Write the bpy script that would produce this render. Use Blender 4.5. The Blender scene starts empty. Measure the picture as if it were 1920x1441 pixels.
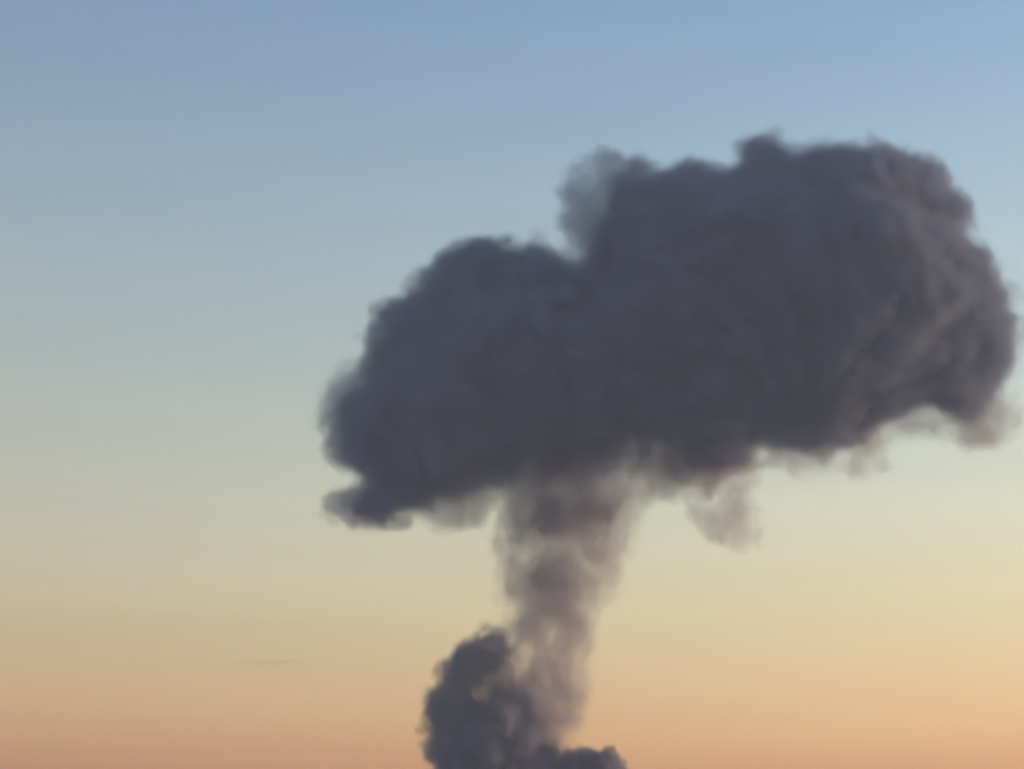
import bpy, math
import numpy as np
from concurrent.futures import ThreadPoolExecutor

# ------------------------------------------------------------------ camera, sky, sun, exposure
sc = bpy.context.scene
RNG = np.random.default_rng(11)
VFOV, LOW = 20.0, 6.0                       # vertical field of view, elevation of the bottom edge (degrees)
PITCH = math.radians(LOW + VFOV / 2)
EYE = np.array((0.0, 0.0, 1.7))
cam = bpy.data.cameras.new('camera')
cam_ob = bpy.data.objects.new('camera', cam)
sc.collection.objects.link(cam_ob)
cam_ob.location = EYE
cam_ob.rotation_euler = (math.pi / 2 + PITCH, 0, 0)
cam.sensor_fit = 'VERTICAL'
cam.angle_y = math.radians(VFOV)
cam.clip_start, cam.clip_end = 0.5, 60000.0
sc.camera = cam_ob

SUN_AZ, SUN_EL = 69.0, 0.0                  # sun low, off to the side and behind the smoke
world = bpy.data.worlds.new('World')
sc.world = world
world.use_nodes = True
wn = world.node_tree
sky = wn.nodes.new('ShaderNodeTexSky')
sky.sky_type = 'NISHITA'
sky.sun_disc = False
sky.sun_elevation = math.radians(SUN_EL)
sky.sun_rotation = math.radians(SUN_AZ)
sky.altitude = 0.0
sky.air_density, sky.dust_density, sky.ozone_density = 1.6, 3.0, 2.0
bg = wn.nodes['Background']
bg.inputs['Strength'].default_value = 0.15
# dusty evening air: the sky's colour shifts with height above the horizon, and faint level bands of thin haze lie low in it
geo = wn.nodes.new('ShaderNodeTexCoord')
sxyz = wn.nodes.new('ShaderNodeSeparateXYZ'); wn.links.new(geo.outputs['Generated'], sxyz.inputs[0])
dust = wn.nodes.new('ShaderNodeValToRGB'); dust.color_ramp.interpolation = 'CARDINAL'
wn.links.new(sxyz.outputs['Z'], dust.inputs['Fac'])
DUST = [(0, (0.892, 0.593, 0.589)), (0.0958, (1.113, 0.792, 0.797)), (0.1219, (1.310, 1.013, 0.864)), (0.1564, (1.328, 1.100, 0.867)), (0.2079, (1.332, 1.186, 0.961)), (0.2756, (1.123, 1.077, 0.923)), (0.342, (0.930, 0.982, 0.942)), (0.4305, (0.687, 0.802, 0.879))]
while len(dust.color_ramp.elements) < len(DUST): dust.color_ramp.elements.new(0.5)
for el, (p, c) in zip(dust.color_ramp.elements, DUST): el.position = p; el.color = (*(q / 1.6 for q in c), 1)      # a ramp holds nothing above 1
mulc = wn.nodes.new('ShaderNodeVectorMath'); mulc.operation = 'MULTIPLY'
wn.links.new(sky.outputs[0], mulc.inputs[0]); wn.links.new(dust.outputs['Color'], mulc.inputs[1])
stretch = wn.nodes.new('ShaderNodeVectorMath'); stretch.operation = 'MULTIPLY'; stretch.inputs[1].default_value = (3.0, 3.0, 60.0)
wn.links.new(geo.outputs['Generated'], stretch.inputs[0])
band = wn.nodes.new('ShaderNodeTexNoise'); band.inputs['Scale'].default_value = 1.0; band.inputs['Detail'].default_value = 4
wn.links.new(stretch.outputs[0], band.inputs['Vector'])
bmap = wn.nodes.new('ShaderNodeMapRange')
for k, x in (('From Min', 0.3), ('From Max', 0.7), ('To Min', 0.968 * 1.6), ('To Max', 1.02 * 1.6)): bmap.inputs[k].default_value = x
wn.links.new(band.outputs['Fac'], bmap.inputs['Value'])
mulb = wn.nodes.new('ShaderNodeVectorMath'); mulb.operation = 'SCALE'
wn.links.new(mulc.outputs[0], mulb.inputs[0]); wn.links.new(bmap.outputs['Result'], mulb.inputs['Scale'])
wn.links.new(mulb.outputs[0], bg.inputs['Color'])

sun = bpy.data.lights.new('sun', 'SUN')
sun.energy = 0.36
sun.angle = math.radians(0.5)
sun.color = (1.0, 0.62, 0.36)
sun_ob = bpy.data.objects.new('sun', sun)
sc.collection.objects.link(sun_ob)
sun_ob.rotation_euler = (math.radians(90 - SUN_EL), 0, math.radians(180 - SUN_AZ))

sc.view_settings.view_transform = 'Standard'
sc.view_settings.look = 'None'
sc.view_settings.gamma = 1.0
sc.view_settings.exposure = 3.90
sc.cycles.use_denoising = True
sc.cycles.use_adaptive_sampling = True
sc.cycles.adaptive_threshold = 0.02
sc.cycles.adaptive_min_samples = 12
sc.cycles.max_bounces = 12
sc.cycles.volume_bounces = 4
sc.cycles.transparent_max_bounces = 256
sc.cycles.volume_step_rate = 3.2
sc.cycles.volume_max_steps = 512
sc.render.film_transparent = False

# ------------------------------------------------------------------ materials
def material(name):
    m = bpy.data.materials.new(name)
    m.use_nodes = True
    return m, m.node_tree.nodes, m.node_tree.links

def ground_material():
    m, n, l = material('dusk_field')
    tc = n.new('ShaderNodeTexCoord')
    no = n.new('ShaderNodeTexNoise'); no.inputs['Scale'].default_value = 0.01; no.inputs['Detail'].default_value = 8
    cr = n.new('ShaderNodeValToRGB')
    cr.color_ramp.elements[0].color = (0.24, 0.17, 0.13, 1); cr.color_ramp.elements[1].color = (0.42, 0.31, 0.25, 1)
    l.new(tc.outputs['Object'], no.inputs['Vector']); l.new(no.outputs['Fac'], cr.inputs['Fac'])
    l.new(cr.outputs['Color'], n['Principled BSDF'].inputs['Base Color'])
    n['Principled BSDF'].inputs['Roughness'].default_value = 0.95
    return m

def smoke_material(name, albedo, aniso=0.0):
    m, n, l = material(name)
    n.remove(n['Principled BSDF'])
    v = n.new('ShaderNodeVolumePrincipled')
    v.inputs['Color'].default_value = (*albedo, 1)
    v.inputs['Density'].default_value = 1.0
    v.inputs['Anisotropy'].default_value = aniso
    l.new(v.outputs['Volume'], n['Material Output'].inputs['Volume'])
    return m

def skin_material():
    """skin added round a billow to give its volume a surface: almost clear, a trace of grey"""
    m, n, l = material('clear_skin')
    n.remove(n['Principled BSDF'])
    tc = n.new('ShaderNodeTexCoord')
    no = n.new('ShaderNodeTexNoise'); no.inputs['Scale'].default_value = 0.03; no.inputs['Detail'].default_value = 4
    mr = n.new('ShaderNodeMapRange')
    mr.inputs['To Min'].default_value = 0.0; mr.inputs['To Max'].default_value = 0.02
    tr = n.new('ShaderNodeBsdfTransparent')
    di = n.new('ShaderNodeBsdfDiffuse'); di.inputs['Color'].default_value = (0.2, 0.2, 0.21, 1)
    mx = n.new('ShaderNodeMixShader')
    l.new(tc.outputs['Object'], no.inputs['Vector']); l.new(no.outputs['Fac'], mr.inputs['Value'])
    l.new(mr.outputs['Result'], mx.inputs['Fac'])
    l.new(tr.outputs[0], mx.inputs[1]); l.new(di.outputs[0], mx.inputs[2])
    l.new(mx.outputs[0], n['Material Output'].inputs['Surface'])
    return m

# ------------------------------------------------------------------ ground
def make_ground():
    n = 48
    a = np.linspace(0, 2 * math.pi, n, endpoint=False)
    rings = [300, 2000, 9000, 40000]
    verts = [(0, 0, 0)] + [(r * math.cos(t), r * math.sin(t), 0) for r in rings for t in a]
    faces = [(0, 1 + i, 1 + (i + 1) % n) for i in range(n)]
    for k in range(len(rings) - 1):
        for i in range(n):
            j = (i + 1) % n
            faces.append((1 + k * n + i, 1 + (k + 1) * n + i, 1 + (k + 1) * n + j, 1 + k * n + j))
    me = bpy.data.meshes.new('ground'); me.from_pydata(verts, [], faces)
    me.materials.append(ground_material())
    o = bpy.data.objects.new('ground', me); sc.collection.objects.link(o)
    o['kind'] = 'structure'
make_ground()

# ------------------------------------------------------------------ smoke: where things stand
DIST = 2000.0                                # metres to the smoke along the view axis
PX = 2 * DIST * math.tan(math.radians(VFOV / 2)) / 1441.0     # metres per photo pixel at that distance
CP, SP = math.cos(PITCH), math.sin(PITCH)
def at(u, v, w):
    """photo pixel (u, v) at w pixels of extra depth -> world metres"""
    u, v, w = (np.asarray(q, float) for q in (u, v, w))
    k = 1 + w * PX / DIST
    x = (u - 960) * PX * k; y = (720.5 - v) * PX * k; d = DIST * k
    return np.stack([x + 0 * d, d * CP - y * SP, EYE[2] + d * SP + y * CP], -1)

# ---- plane geometry of an outline
def inside(poly, p):
    r = np.zeros(len(p), bool); n = len(poly)
    for i in range(n):
        a, b = poly[i], poly[(i + 1) % n]
        c = (a[1] > p[:, 1]) != (b[1] > p[:, 1])
        r ^= c & (p[:, 0] < (b[0] - a[0]) * (p[:, 1] - a[1]) / (b[1] - a[1] + 1e-9) + a[0])
    return r
def edge_distance(poly, p):
    d = np.full(len(p), 1e9); n = len(poly)
    for i in range(n):
        a, b = np.array(poly[i], float), np.array(poly[(i + 1) % n], float)
        ab = b - a
        t = np.clip(((p - a) @ ab) / (ab @ ab + 1e-9), 0, 1)
        d = np.minimum(d, np.hypot(*(p - a - t[:, None] * ab).T))
    return d

def fill(poly, w0, rmin, rmax, depth, n_try=6000, gap=0.3):
    """round puffs (u, v, w, r) that together fill the body with this outline: wide where the body is wide, lumpy in front and behind"""
    global RNG
    poly = np.asarray(poly, float)
    RNG = np.random.default_rng(int(poly.sum()))          # a body keeps its shape when another changes
    lo, hi = poly.min(0), poly.max(0)
    p = lo + RNG.random((n_try, 2)) * (hi - lo)
    p = p[inside(poly, p)]
    d = edge_distance(poly, p)
    dm = d.max()
    out = []
    # puffs that touch the outline, in the middle of the depth
    order = np.argsort(-np.minimum(d, rmax) + RNG.random(len(d)) * 2)
    taken = np.zeros((0, 3))
    for i in order:
        r = min(d[i], rmax)
        if r < rmin: continue
        if len(taken):
            g = np.hypot(*(taken[:, :2] - p[i]).T)
            if (g + 0.8 * r < taken[:, 2]).any() or (g < gap * r).any(): continue
        taken = np.vstack([taken, (*p[i], r)])
        out.append((*p[i], w0 + RNG.normal() * 0.12 * r, r))
    # puffs that swell out of the front and the back
    sel = RNG.permutation(len(p))[: max(10, int(len(taken) * 2.0))]
    for i in sel:
        h = depth * math.sqrt(max(d[i] * (2 * dm - d[i]), 0))
        r = min(max(d[i] * 0.75, rmin), rmax) * (0.55 + 0.45 * RNG.random())
        if r > d[i] or h < r * 0.5: continue
        w = (h - 0.8 * r) * (1 if RNG.random() < 0.5 else -1) * (0.78 + 0.22 * RNG.random())
        out.append((*p[i], w0 + w, r))
    return out

# ---- a billow's density on a grid, in metres, axes along the world's
def bspline(n, cells, off):
    """where n places fall in a lattice, and the four weights that read it smoothly there"""
    t = np.linspace(0, cells, n, endpoint=False) + off
    i = np.floor(t).astype(int); f = t - i
    w = [(1 - f) ** 3 / 6, (3 * f ** 3 - 6 * f ** 2 + 4) / 6, (-3 * f ** 3 + 3 * f ** 2 + 3 * f + 1) / 6, f ** 3 / 6]
    return i, [q.astype(np.float32) for q in w]
def octave(shape, size, cell, tall=1):
    c = [max(1, int(math.ceil(q / cell / t))) for q, t in zip(size, (1, 1, tall))]
    ms = [bspline(n, k, RNG.random()) for n, k in zip(shape, c)]
    r = RNG.normal(size=[k + 5 for k in c]).astype(np.float32) / np.float32(0.42)
    for a in (2, 1, 0):
        i, w = ms[a]
        sh = [1, 1, 1]; sh[a] = -1
        r = sum(np.take(r, i + k, a) * w[k].reshape(sh) for k in range(4))
    return r

class Field:
    def __init__(self, layers, voxel):
        global RNG
        """layers: dicts with puffs (u, v, w, r), tau (optical depth per pixel), soft, rough, warp (pixels)"""
        allp = np.array([q for L in layers for q in L['puffs']], float)
        c = at(allp[:, 0], allp[:, 1], allp[:, 2]); r = allp[:, 3:4] * PX
        pad = (22 + max(2.4 * L.get('warp', 5) + L.get('off', 0) for L in layers)) * PX
        self.lo = (c - r).min(0) - pad; hi = (c + r).max(0) + pad
        self.n = np.ceil((hi - self.lo) / (voxel * PX)).astype(int) + 1
        self.h = voxel * PX
        self.hi = self.lo + (self.n - 1) * self.h
        ax = [self.lo[k] + self.h * np.arange(self.n[k], dtype=np.float32) for k in range(3)]
        self.rho = np.zeros(self.n, np.float32)
        for L in layers:
            pf = np.array(L['puffs'], float)
            RNG = np.random.default_rng(int(pf[:, [0, 1, 3]].sum()) % 99991 + L.get('seed', 0))
            c = at(pf[:, 0], pf[:, 1], pf[:, 2]); rr = pf[:, 3] * PX
            kk = L.get('blend', 7) * PX
            # the layer's own box of the grid
            b0 = np.maximum(np.floor(((c - rr[:, None]).min(0) - pad - self.lo) / self.h).astype(int), 0)
            b1 = np.minimum(np.ceil(((c + rr[:, None]).max(0) + pad - self.lo) / self.h).astype(int) + 1, self.n)
            n = b1 - b0; size = n * self.h
            warp, wc = L.get('warp', 5) * PX, L.get('wcell', 70) * PX
            P = []
            for k in range(3):
                sh = [1, 1, 1]; sh[k] = -1
                P.append(ax[k][b0[k]:b1[k]].reshape(sh) + warp * (octave(n, size, wc) + 0.5 * octave(n, size, wc / 2.2)))
            acc = np.zeros(n, np.float32)
            reach = 4.5 * kk + 2.6 * warp
            def slab(a0, a1):
                for (x, y, z), r in zip(c, rr):
                    R = r + reach
                    i0 = np.maximum(np.floor((np.array((x, y, z)) - R - self.lo) / self.h).astype(int) - b0, (a0, 0, 0))
                    i1 = np.minimum(np.ceil((np.array((x, y, z)) + R - self.lo) / self.h).astype(int) + 1 - b0, (a1, n[1], n[2]))
                    if (i1 <= i0).any(): continue
                    s = tuple(slice(a, b) for a, b in zip(i0, i1))
                    d = (P[0][s] - np.float32(x)) ** 2
                    d += (P[1][s] - np.float32(y)) ** 2
                    d += (P[2][s] - np.float32(z)) ** 2
                    e = (np.float32(r) - np.sqrt(d)) / np.float32(kk)
                    acc[s] += np.where(e > -4.6, np.exp(np.minimum(e, 12)), np.float32(0))
            cut = np.linspace(0, n[0], 9).astype(int)
            with ThreadPoolExecutor(4) as pool:
                list(pool.map(slab, cut[:-1], cut[1:]))
            f = kk / PX * np.log(acc + 1e-4)                 # pixels inside the surface
            rough, cell = L.get('rough', 10), L.get('cell', 60)
            for o in range(L.get('octaves', 3)):
                ns = octave(n, size, cell * PX / 2 ** o, L.get('tall', 1))
                # rounded heads with creases between them, mixed with plain ragged noise
                f += np.float32(rough * L.get('gain', 0.64) ** o) * (1.25 * (np.abs(ns) - 0.62) + 0.35 * ns)
            t = np.clip((f + L.get('off', 0)) / L.get('soft', 25), 0, 1)
            rho = t * t * (3 - 2 * t)
            if L.get('patchy'):
                pc = L.get('pcell', 45) * PX
                rho *= np.clip(1 + L['patchy'] * (octave(n, size, pc, L.get('tall', 1)) + 0.6 * octave(n, size, pc / 2, L.get('tall', 1))), 0.05, 3)
            self.rho[tuple(slice(a, b) for a, b in zip(b0, b1))] += np.float32(L['tau'] / PX) * rho

def surface(rho, lo, h, level):
    """closed quads round the cells above a level (one vertex per mixed cell, at the mean of its crossings)"""
    s = rho > level
    n = rho.shape
    m = tuple(k - 1 for k in n)
    cnt = np.zeros(m, np.float32); pos = np.zeros(m + (3,), np.float32)
    cor = [(0,0,0),(1,0,0),(0,1,0),(1,1,0),(0,0,1),(1,0,1),(0,1,1),(1,1,1)]
    sl = lambda c: tuple(slice(c[k], c[k] + m[k]) for k in range(3))
    for a in cor:
        for k in range(3):
            if a[k]: continue
            b = list(a); b[k] = 1
            va, vb = rho[sl(a)], rho[sl(b)]
            x = (va > level) != (vb > level)
            t = np.where(x, (level - va) / np.where(x, vb - va, 1), 0)
            cnt += x
            for q in range(3):
                pos[..., q] += np.where(x, a[q] + (t if q == k else 0), 0)
    use = cnt > 0
    idx = np.full(m, -1); idx[use] = np.arange(use.sum())
    base = np.argwhere(use)
    verts = lo + h * (base + pos[use] / cnt[use][:, None])
    quads = []
    for k in range(3):
        i, j = [(1, 2), (2, 0), (0, 1)][k]
        a = [slice(1, m[q]) for q in range(3)]; a[k] = slice(0, m[k])
        b = list(a); b[k] = slice(1, m[k] + 1)
        s0, s1 = s[tuple(a)], s[tuple(b)]
        for flip, hit in ((False, s0 & ~s1), (True, ~s0 & s1)):
            c = np.argwhere(hit)
            for q in range(3):
                if q != k: c[:, q] += 1
            def cell(di, dj):
                e = c.copy(); e[:, i] += di; e[:, j] += dj
                return idx[e[:, 0], e[:, 1], e[:, 2]]
            q4 = np.stack([cell(-1, -1), cell(0, -1), cell(0, 0), cell(-1, 0)], 1)
            quads.append(q4[:, ::-1] if flip else q4)
    quads = np.concatenate(quads)
    quads = quads[(quads >= 0).all(1)]
    # keep the bodies, drop crumbs
    par = np.arange(len(verts))
    e = np.concatenate([quads[:, [0, 1]], quads[:, [1, 2]], quads[:, [2, 3]]])
    while True:
        lo_ = np.minimum(par[e[:, 0]], par[e[:, 1]])
        old = par.copy()
        np.minimum.at(par, e[:, 0], lo_); np.minimum.at(par, e[:, 1], lo_)
        par = par[par]
        if (old == par).all(): break
    size = np.bincount(par, minlength=len(verts))
    keep = size[par] >= 0.12 * size.max()
    new = np.cumsum(keep) - 1
    return verts[keep], new[quads[keep[quads].all(1)]]

SKIN = skin_material()  # added skin, nearly clear, so each smoke volume has a surface
def billow(name, layers, mat, voxel, parent=None, level=0.012, coarse=2):
    F = Field(layers, voxel)
    base = at(*np.array([q for L in layers for q in L['puffs']], float)[:, :3].mean(0))
    org = np.array((base[0], base[1], F.lo[2]))
    if parent is not None: org = np.array(parent.location)
    # skin of the body
    r = F.rho[::coarse, ::coarse, ::coarse]
    v, q = surface(np.pad(r, 1), F.lo - org - F.h * coarse, F.h * coarse, level / PX)
    me = bpy.data.meshes.new(name); me.from_pydata(v.tolist(), [], q.tolist())
    me.polygons.foreach_set('use_smooth', np.ones(len(q), bool))
    me.materials.append(SKIN)
    o = bpy.data.objects.new(name, me); sc.collection.objects.link(o)
    if parent is not None: o.parent = parent
    else: o.location = org
    # the density, one number per grid place, read by a volume inside the same object
    flat = F.rho.transpose(2, 1, 0).reshape(-1)
    cm = bpy.data.meshes.new(name + '_density'); cm.vertices.add(len(flat))
    cm.attributes.new('density', 'FLOAT', 'POINT').data.foreach_set('value', flat)
    co = bpy.data.objects.new(name + '_density', cm)
    g = bpy.data.node_groups.new(name + '_smoke', 'GeometryNodeTree')
    g.interface.new_socket('Geometry', in_out='INPUT', socket_type='NodeSocketGeometry')
    g.interface.new_socket('Geometry', in_out='OUTPUT', socket_type='NodeSocketGeometry')
    N, L = g.nodes.new, g.links.new
    gi, go = N('NodeGroupInput'), N('NodeGroupOutput')
    oi = N('GeometryNodeObjectInfo'); oi.inputs['Object'].default_value = co
    na = N('GeometryNodeInputNamedAttribute'); na.data_type = 'FLOAT'; na.inputs['Name'].default_value = 'density'
    si = N('GeometryNodeSampleIndex'); si.data_type = 'FLOAT'; si.clamp = True
    L(oi.outputs['Geometry'], si.inputs['Geometry']); L(na.outputs['Attribute'], si.inputs['Value'])
    po = N('GeometryNodeInputPosition')
    lo, hi = F.lo - org, F.hi - org
    sub = N('ShaderNodeVectorMath'); sub.operation = 'SUBTRACT'; sub.inputs[1].default_value = lo
    mul = N('ShaderNodeVectorMath'); mul.operation = 'SCALE'; mul.inputs['Scale'].default_value = 1 / F.h
    add = N('ShaderNodeVectorMath'); add.operation = 'ADD'; add.inputs[1].default_value = (0.5,) * 3
    flo = N('ShaderNodeVectorMath'); flo.operation = 'FLOOR'
    sep = N('ShaderNodeSeparateXYZ')
    L(po.outputs[0], sub.inputs[0]); L(sub.outputs[0], mul.inputs[0]); L(mul.outputs[0], add.inputs[0]); L(add.outputs[0], flo.inputs[0]); L(flo.outputs[0], sep.inputs[0])
    # whole numbers, so that the count of places stays exact
    def integer(op, a, b):
        m = N('FunctionNodeIntegerMath'); m.operation = op
        for k, x in enumerate((a, b)):
            if isinstance(x, int): m.inputs[k].default_value = x
            else: L(x, m.inputs[k])
        return m.outputs[0]
    zi = integer('MULTIPLY', sep.outputs[2], int(F.n[1])); zy = integer('ADD', zi, sep.outputs[1])
    zx = integer('MULTIPLY', zy, int(F.n[0])); ix = integer('ADD', zx, sep.outputs[0])
    L(ix, si.inputs['Index'])
    vc = N('GeometryNodeVolumeCube')
    vc.inputs['Min'].default_value = lo; vc.inputs['Max'].default_value = hi
    for k, ax in enumerate('XYZ'): vc.inputs['Resolution ' + ax].default_value = int(F.n[k])
    L(si.outputs['Value'], vc.inputs['Density'])
    sm = N('GeometryNodeSetMaterial'); sm.inputs['Material'].default_value = mat
    L(vc.outputs[0], sm.inputs[0]); L(sm.outputs[0], go.inputs[0])
    vo = bpy.data.volumes.new('smoke'); vo.materials.append(mat)
    vob = bpy.data.objects.new('smoke', vo); sc.collection.objects.link(vob); vob.parent = o
    md = vob.modifiers.new('smoke', 'NODES'); md.node_group = g
    return o

def tag(o, label, cat, group=None):
    o['label'] = label; o['category'] = cat
    if group: o['group'] = group

SMOKE = smoke_material('dark_smoke', (0.265, 0.315, 0.42))
SOOT = smoke_material('fresh_soot', (0.32, 0.32, 0.36))
THIN = smoke_material('thin_smoke', (0.50, 0.47, 0.50))

# ------------------------------------------------------------------ outlines, in photo pixels
CAP = [(684,703),(712,632),(737,590),(780,562),(790,529),(815,505),(854,496),(935,485),(985,475),(1020,487),(1052,490),(1073,512),
 (1090,512),(1108,500),(1120,460),(1138,400),(1165,355),(1205,332),(1250,332),(1300,325),(1346,324),(1389,313),(1410,295),(1452,285),
 (1488,283),(1534,293),(1559,281),(1594,275),(1626,278),(1665,287),(1707,305),(1745,325),(1765,370),(1780,412),(1797,450),(1835,478),
 (1857,515),(1882,560),(1890,605),(1905,650),(1898,710),(1885,740),(1860,765),(1807,764),(1753,758),(1711,748),(1665,768),(1640,785),
 (1640,815),(1594,820),(1559,830),(1534,845),(1488,845),(1460,836),(1438,831),(1392,838),(1371,862),(1311,865),(1286,845),(1240,822),
 (1215,812),(1162,818),(1112,828),(1063,838),(1013,852),(992,870),(967,890),(914,893),(861,910),(826,937),(787,950),(730,962),(694,950),
 (670,912),(656,875),(655,830),(650,780),(658,735)]
def grow(poly, d):
    p = np.asarray(poly, float)
    t = np.roll(p, -1, 0) - np.roll(p, 1, 0)
    nrm = np.stack([t[:, 1], -t[:, 0]], 1); nrm /= np.linalg.norm(nrm, axis=1)[:, None] + 1e-9
    area = np.sum(p[:, 0] * np.roll(p[:, 1], -1) - np.roll(p[:, 0], -1) * p[:, 1])
    return p + nrm * d * (1 if area > 0 else -1)

cloud = bpy.data.objects.new('smoke_cloud', None); sc.collection.objects.link(cloud)
cloud.empty_display_size = 20
cloud.location = at(1000, 1441, 0)
tag(cloud, 'huge dark grey mushroom-shaped smoke cloud leaning over on a thin wispy stem', 'smoke cloud')

# knobs and ragged lobes along the rim: (u, v, r)
KNOBS = [(742,576,14),(768,578,13),(900,482,20),(916,482,17),(884,484,17),(955,492,16),(996,478,15),(1283,323,16),(1300,332,15),
 (1640,280,18),(1430,276,20),(1445,262,14),(1406,284,17),(1455,290,18),(1744,312,19),(1722,312,20),(1700,308,16),(1842,486,16),(1878,560,15),(700,650,15),(690,690,15)]
cap = billow('cap', [
    dict(puffs=fill(grow(CAP, -3), 0, 9, 165, 0.95, 14000, 0.5), tau=0.046, soft=56, rough=11.5, cell=50, gain=0.64, octaves=5, blend=16, off=10, warp=3, wcell=80),
    dict(puffs=fill([(1059,476),(1050,420),(1062,370),(1072,331),(1102,298),(1141,290),(1187,298),(1200,318),(1250,335),(1250,420),(1180,480),(1100,510)], 10, 9, 60, 0.9),
         tau=0.0150, soft=40, rough=12, cell=40, octaves=5, patchy=0.3, off=14, warp=3),
    dict(puffs=[(u, v, RNG.normal() * 15, r) for u, v, r in KNOBS], tau=0.042, soft=26, rough=5, cell=22, octaves=4, off=14, warp=1),
    dict(puffs=fill([(602,780),(606,725),(631,693),(650,684),(690,700),(690,860),(650,890),(634,870),(612,848),(609,828),(618,812)], 0, 8, 40, 0.9),
         tau=0.018, soft=32, rough=10, cell=34, octaves=5, patchy=0.3, off=10, warp=2),
    dict(puffs=fill([(608,952),(613,932),(640,918),(662,922),(690,925),(740,925),(800,940),(780,955),(737,966),(716,978),(691,985),(640,968)], -10, 7, 26, 0.9),
         tau=0.026, soft=28, rough=8, cell=26, octaves=5, patchy=0.3, off=9, warp=2),
], SMOKE, 3.9, cloud)

T = dict(blend=10, off=9, warp=3.5, wcell=44, octaves=5)
wisps = billow('wisp', [
    dict(T, puffs=fill([(770,920),(860,880),(960,870),(965,910),(930,930),(889,964),(829,975),(811,980),(800,958)], 0, 7, 22, 0.9), tau=0.013, soft=34, rough=11, cell=34, patchy=0.4, tall=1.4),
    dict(T, puffs=fill([(1000,850),(1060,795),(1200,765),(1310,830),(1345,875),(1312,905),(1268,895),(1242,925),(1222,930),(1190,935),(1188,985),(1180,1012),(1160,1037),(1130,1040),(1105,1010),(1112,970),(1115,900)], 10, 8, 34, 0.8),
         tau=0.0110, soft=32, rough=12, gain=0.75, cell=32, patchy=0.6, pcell=30, tall=2.0),
    dict(T, puffs=fill([(1080,800),(1200,760),(1290,800),(1300,860),(1250,885),(1180,870),(1120,880),(1070,860)], 0, 9, 34, 0.9), tau=0.013, soft=36, rough=11, gain=0.75, cell=34, patchy=0.5, pcell=28, tall=1.6),
    dict(T, puffs=fill([(1255,835),(1330,855),(1345,890),(1372,935),(1396,965),(1420,1010),(1385,1012),(1350,1005),(1326,970),(1296,925),(1268,880)], 15, 6, 18, 0.8),
         seed=7, tau=0.0078, soft=32, rough=9, gain=0.8, cell=24, patchy=0.7, pcell=26, tall=1.6),
    dict(T, puffs=fill([(1330,858),(1380,850),(1412,880),(1405,900),(1375,898)], 15, 6, 15, 0.8), tau=0.007, soft=22, rough=9, cell=30),
    dict(T, puffs=fill([(1530,830),(1640,795),(1648,840),(1636,868),(1600,874),(1575,862)], 0, 6, 18, 0.8), tau=0.010, soft=32, rough=12, gain=0.75, cell=28, patchy=0.6),
    dict(T, puffs=fill([(1640,765),(1700,738),(1760,745),(1860,748),(1893,770),(1888,806),(1850,818),(1828,826),(1807,800),(1771,812),(1720,794),(1683,800),(1652,800)], 0, 6, 18, 0.8),
         seed=5, tau=0.010, soft=32, rough=10, gain=0.8, cell=24, patchy=0.6, pcell=30),
    dict(T, puffs=fill([(1290,860),(1390,830),(1470,835),(1540,850),(1530,872),(1480,868),(1440,856),(1390,856),(1360,876),(1310,878)], 0, 6, 14, 0.8), tau=0.012, soft=30, rough=10, cell=28, patchy=0.5, pcell=26),
    dict(T, puffs=[(1922, 612, 10, 9), (1930, 618, 12, 12), (1925, 640, 8, 10)], tau=0.016, soft=24, rough=6, cell=24),
], THIN, 3.8, cloud, level=0.003)

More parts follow.
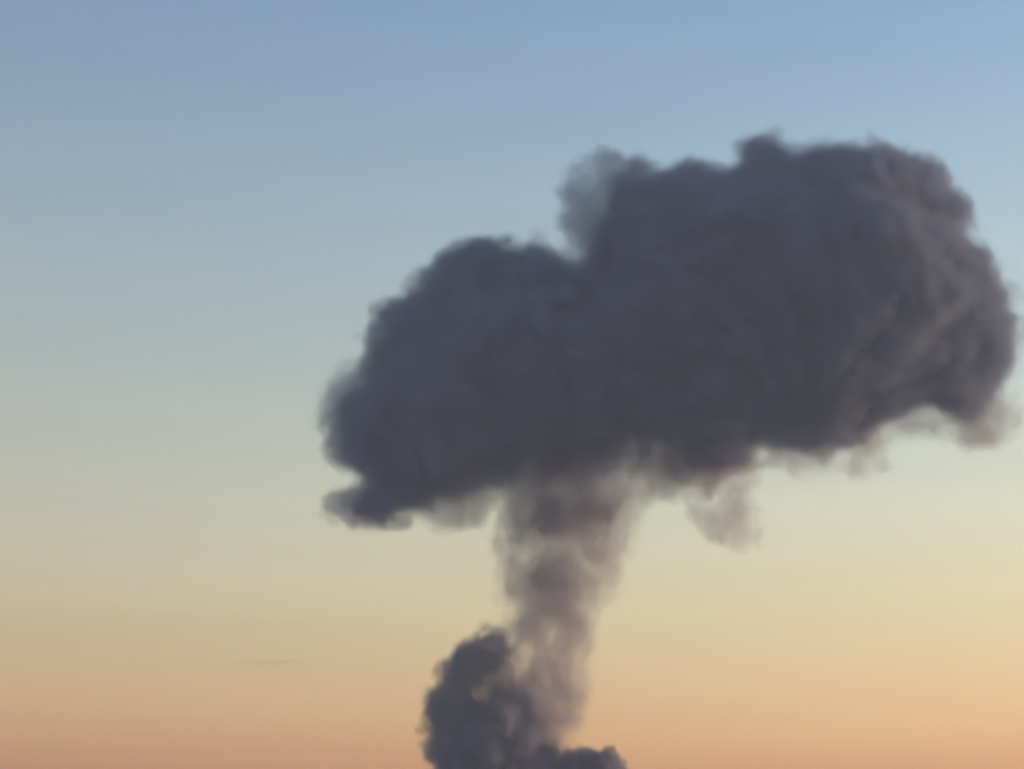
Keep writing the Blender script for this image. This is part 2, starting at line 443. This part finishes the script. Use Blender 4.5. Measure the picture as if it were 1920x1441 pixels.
stem = billow('stem', [
    dict(T, puffs=fill([(946,940),(1000,890),(1120,900),(1130,985),(1112,1040),(1102,1100),(1098,1180),(1090,1260),(1080,1330),(1040,1370),(985,1340),(975,1260),(972,1180),(955,1100),(940,1010)], 8, 10, 40, 0.9),
         tau=0.0026, soft=36, rough=9, cell=40, patchy=0.6, pcell=26, tall=1.5),
    dict(T, puffs=fill([(960,1290),(1010,1275),(1075,1300),(1072,1345),(1062,1400),(1030,1410),(985,1350)], -5, 8, 28, 0.9), tau=0.0060, soft=34, rough=11, cell=28, patchy=0.7, pcell=24),
    dict(T, puffs=fill([(944,980),(955,935),(965,880),(1000,835),(1020,825),(1060,870),(1100,880),(1118,905),(1132,941),(1128,982),(1056,987),(1017,978)], 5, 9, 45, 0.9),
         tau=0.023, soft=38, rough=11, cell=38, patchy=0.3, tall=1.4),
    dict(T, puffs=fill([(1000,850),(1050,795),(1130,790),(1125,900),(1060,905)], 20, 9, 30, 0.9), tau=0.008, soft=26, rough=10, cell=34, patchy=0.5, tall=1.6),
    dict(T, puffs=fill([(933,1000),(950,975),(1010,950),(1110,955),(1128,1000),(1115,1035),(1070,1050),(1035,1085),(1000,1115),(955,1105),(942,1058)], 10, 8, 36, 0.9),
         tau=0.0062, soft=30, rough=11, gain=0.8, cell=30, patchy=0.95, pcell=22, tall=1.6),
    dict(T, puffs=fill([(1020,1092),(1034,1052),(1082,1052),(1098,1112),(1092,1165),(1058,1175),(1035,1125)], 10, 7, 28, 0.9), tau=0.014, soft=30, rough=11, cell=30, patchy=0.3, tall=1.4),
    dict(T, puffs=fill([(1092,1040),(1122,1046),(1128,1080),(1148,1088),(1140,1108),(1112,1104)], 15, 6, 16, 0.9), tau=0.010, soft=22, rough=7, cell=24),
    dict(T, puffs=fill([(950,1075),(1030,1070),(1090,1090),(1114,1157),(1092,1190),(1088,1215),(1096,1250),(1092,1300),(1078,1330),(1056,1365),(1040,1400),(1000,1385),(950,1340),(920,1285),(960,1230),(980,1190),(965,1150)], 15, 8, 44, 0.9),
         tau=0.0085, soft=30, rough=11, gain=0.82, cell=30, patchy=0.95, pcell=20, tall=1.6),
    dict(T, puffs=fill([(1010,1290),(1015,1235),(1050,1225),(1066,1260),(1086,1300),(1072,1335),(1040,1350)], 12, 7, 24, 0.9), tau=0.0085, soft=32, rough=11, cell=26, patchy=0.6, tall=1.4),
], THIN, 3.2, cloud, level=0.0025)

burst = billow('smoke_plume', [
    dict(puffs=fill([(920,1172),(946,1181),(966,1206),(964,1228),(956,1247),(938,1252),(912,1268),(900,1284),(888,1316),(918,1310),(950,1302),(975,1325),(998,1357),(1025,1389),
                     (1044,1412),(1052,1435),(1062,1520),(830,1520),(816,1441),(810,1405),(802,1377),(804,1348),(796,1336),(803,1309),(826,1277),(847,1240),(870,1212),(888,1199),(907,1180)],
                    -55, 8, 80, 0.95), tau=0.070, soft=30, rough=8, gain=0.75, cell=30, octaves=5, off=4.5, warp=2, wcell=50),
    dict(puffs=fill([(870,1260),(925,1235),(965,1270),(990,1310),(1045,1385),(1030,1420),(940,1360),(870,1340)], -20, 8, 34, 0.9), tau=0.020, soft=26, rough=9, cell=32, octaves=4, patchy=0.3, off=5),
], SOOT, 3.0)
tag(burst, 'dense dark smoke column with a curled hook top, rising in front of the pale stem', 'smoke column')

puff = billow('smoke_puff', [
    dict(puffs=fill([(1042,1450),(1055,1425),(1080,1407),(1092,1407),(1102,1415),(1114,1413),(1126,1420),(1140,1417),(1152,1425),(1168,1445),(1175,1500),(1050,1500)], -35, 6, 40, 0.95),
         tau=0.09, soft=16, rough=6, cell=22, octaves=4, off=3, warp=1),
], SOOT, 3.4)
tag(puff, 'small low dark smoke puff beside the foot of the dense smoke column', 'smoke puff')

# ------------------------------------------------------------------ a faint streak of cloud, kilometres behind
def make_streak():
    k = (6.0 * DIST) / DIST
    c = at(505, 1240, (k - 1) * DIST / PX)
    m_px = PX * k
    n, r = 24, 12
    verts, faces = [], []
    for a in range(1, r):
        t = math.pi * a / r
        verts += [(math.sin(t) * math.cos(2 * math.pi * b / n), math.sin(t) * math.sin(2 * math.pi * b / n), math.cos(t)) for b in range(n)]
    verts += [(0, 0, 1), (0, 0, -1)]
    for a in range(r - 2):
        faces += [(a * n + b, (a + 1) * n + b, (a + 1) * n + (b + 1) % n, a * n + (b + 1) % n) for b in range(n)]
    faces += [(len(verts) - 2, b, (b + 1) % n) for b in range(n)]
    faces += [(len(verts) - 1, (r - 2) * n + (b + 1) % n, (r - 2) * n + b) for b in range(n)]
    verts = [(x * (1 + 0.12 * math.sin(5 * x + 3 * y)), y, z + 0.9 * x - 0.3 * math.sin(4 * x)) for x, y, z in verts]
    me = bpy.data.meshes.new('cloud_streak'); me.from_pydata(verts, [], faces)
    m, nd, l = material('thin_cloud')
    nd.remove(nd['Principled BSDF'])
    tc = nd.new('ShaderNodeTexCoord'); gr = nd.new('ShaderNodeTexGradient'); gr.gradient_type = 'SPHERICAL'
    no = nd.new('ShaderNodeTexNoise'); no.inputs['Scale'].default_value = 3.0
    mp = nd.new('ShaderNodeMath'); mp.operation = 'MULTIPLY'; mq = nd.new('ShaderNodeMath'); mq.operation = 'MULTIPLY'
    mq.inputs[1].default_value = 0.004
    vol = nd.new('ShaderNodeVolumePrincipled'); vol.inputs['Color'].default_value = (0.5, 0.46, 0.44, 1)
    l.new(tc.outputs['Object'], gr.inputs[0]); l.new(tc.outputs['Object'], no.inputs[0])
    l.new(gr.outputs['Fac'], mp.inputs[0]); l.new(no.outputs['Fac'], mp.inputs[1]); l.new(mp.outputs[0], mq.inputs[0])
    l.new(mq.outputs[0], vol.inputs['Density']); l.new(vol.outputs[0], nd['Material Output'].inputs['Volume'])
    me.materials.append(m)
    o = bpy.data.objects.new('cloud_streak', me); sc.collection.objects.link(o)
    o.location = c; o.scale = (125 * m_px, 160.0, 5 * m_px)
    tag(o, 'very faint thin level streak of cloud low in the peach dusk sky', 'cloud')
make_streak()

# ------------------------------------------------------------------ the evening air between the camera and the smoke
def make_haze():
    lo, hi = np.array((-2600.0, -400.0, -1.0)), np.array((2600.0, 3600.0, 1150.0))
    v = [tuple(np.where([i & 1, i & 2, i & 4], hi, lo)) for i in range(8)]
    f = [(0, 2, 3, 1), (4, 5, 7, 6), (0, 1, 5, 4), (2, 6, 7, 3), (0, 4, 6, 2), (1, 3, 7, 5)]
    me = bpy.data.meshes.new('haze'); me.from_pydata([tuple(float(q) for q in p) for p in v], [], f)
    m, n, l = material('evening_haze')
    n.remove(n['Principled BSDF'])
    vol = n.new('ShaderNodeVolumePrincipled')
    vol.inputs['Color'].default_value = (0.58, 0.74, 1.0, 1)
    vol.inputs['Density'].default_value = 0.00009
    l.new(vol.outputs['Volume'], n['Material Output'].inputs['Volume'])
    me.materials.append(m)
    o = bpy.data.objects.new('haze', me); sc.collection.objects.link(o)
    o['kind'] = 'stuff'
make_haze()
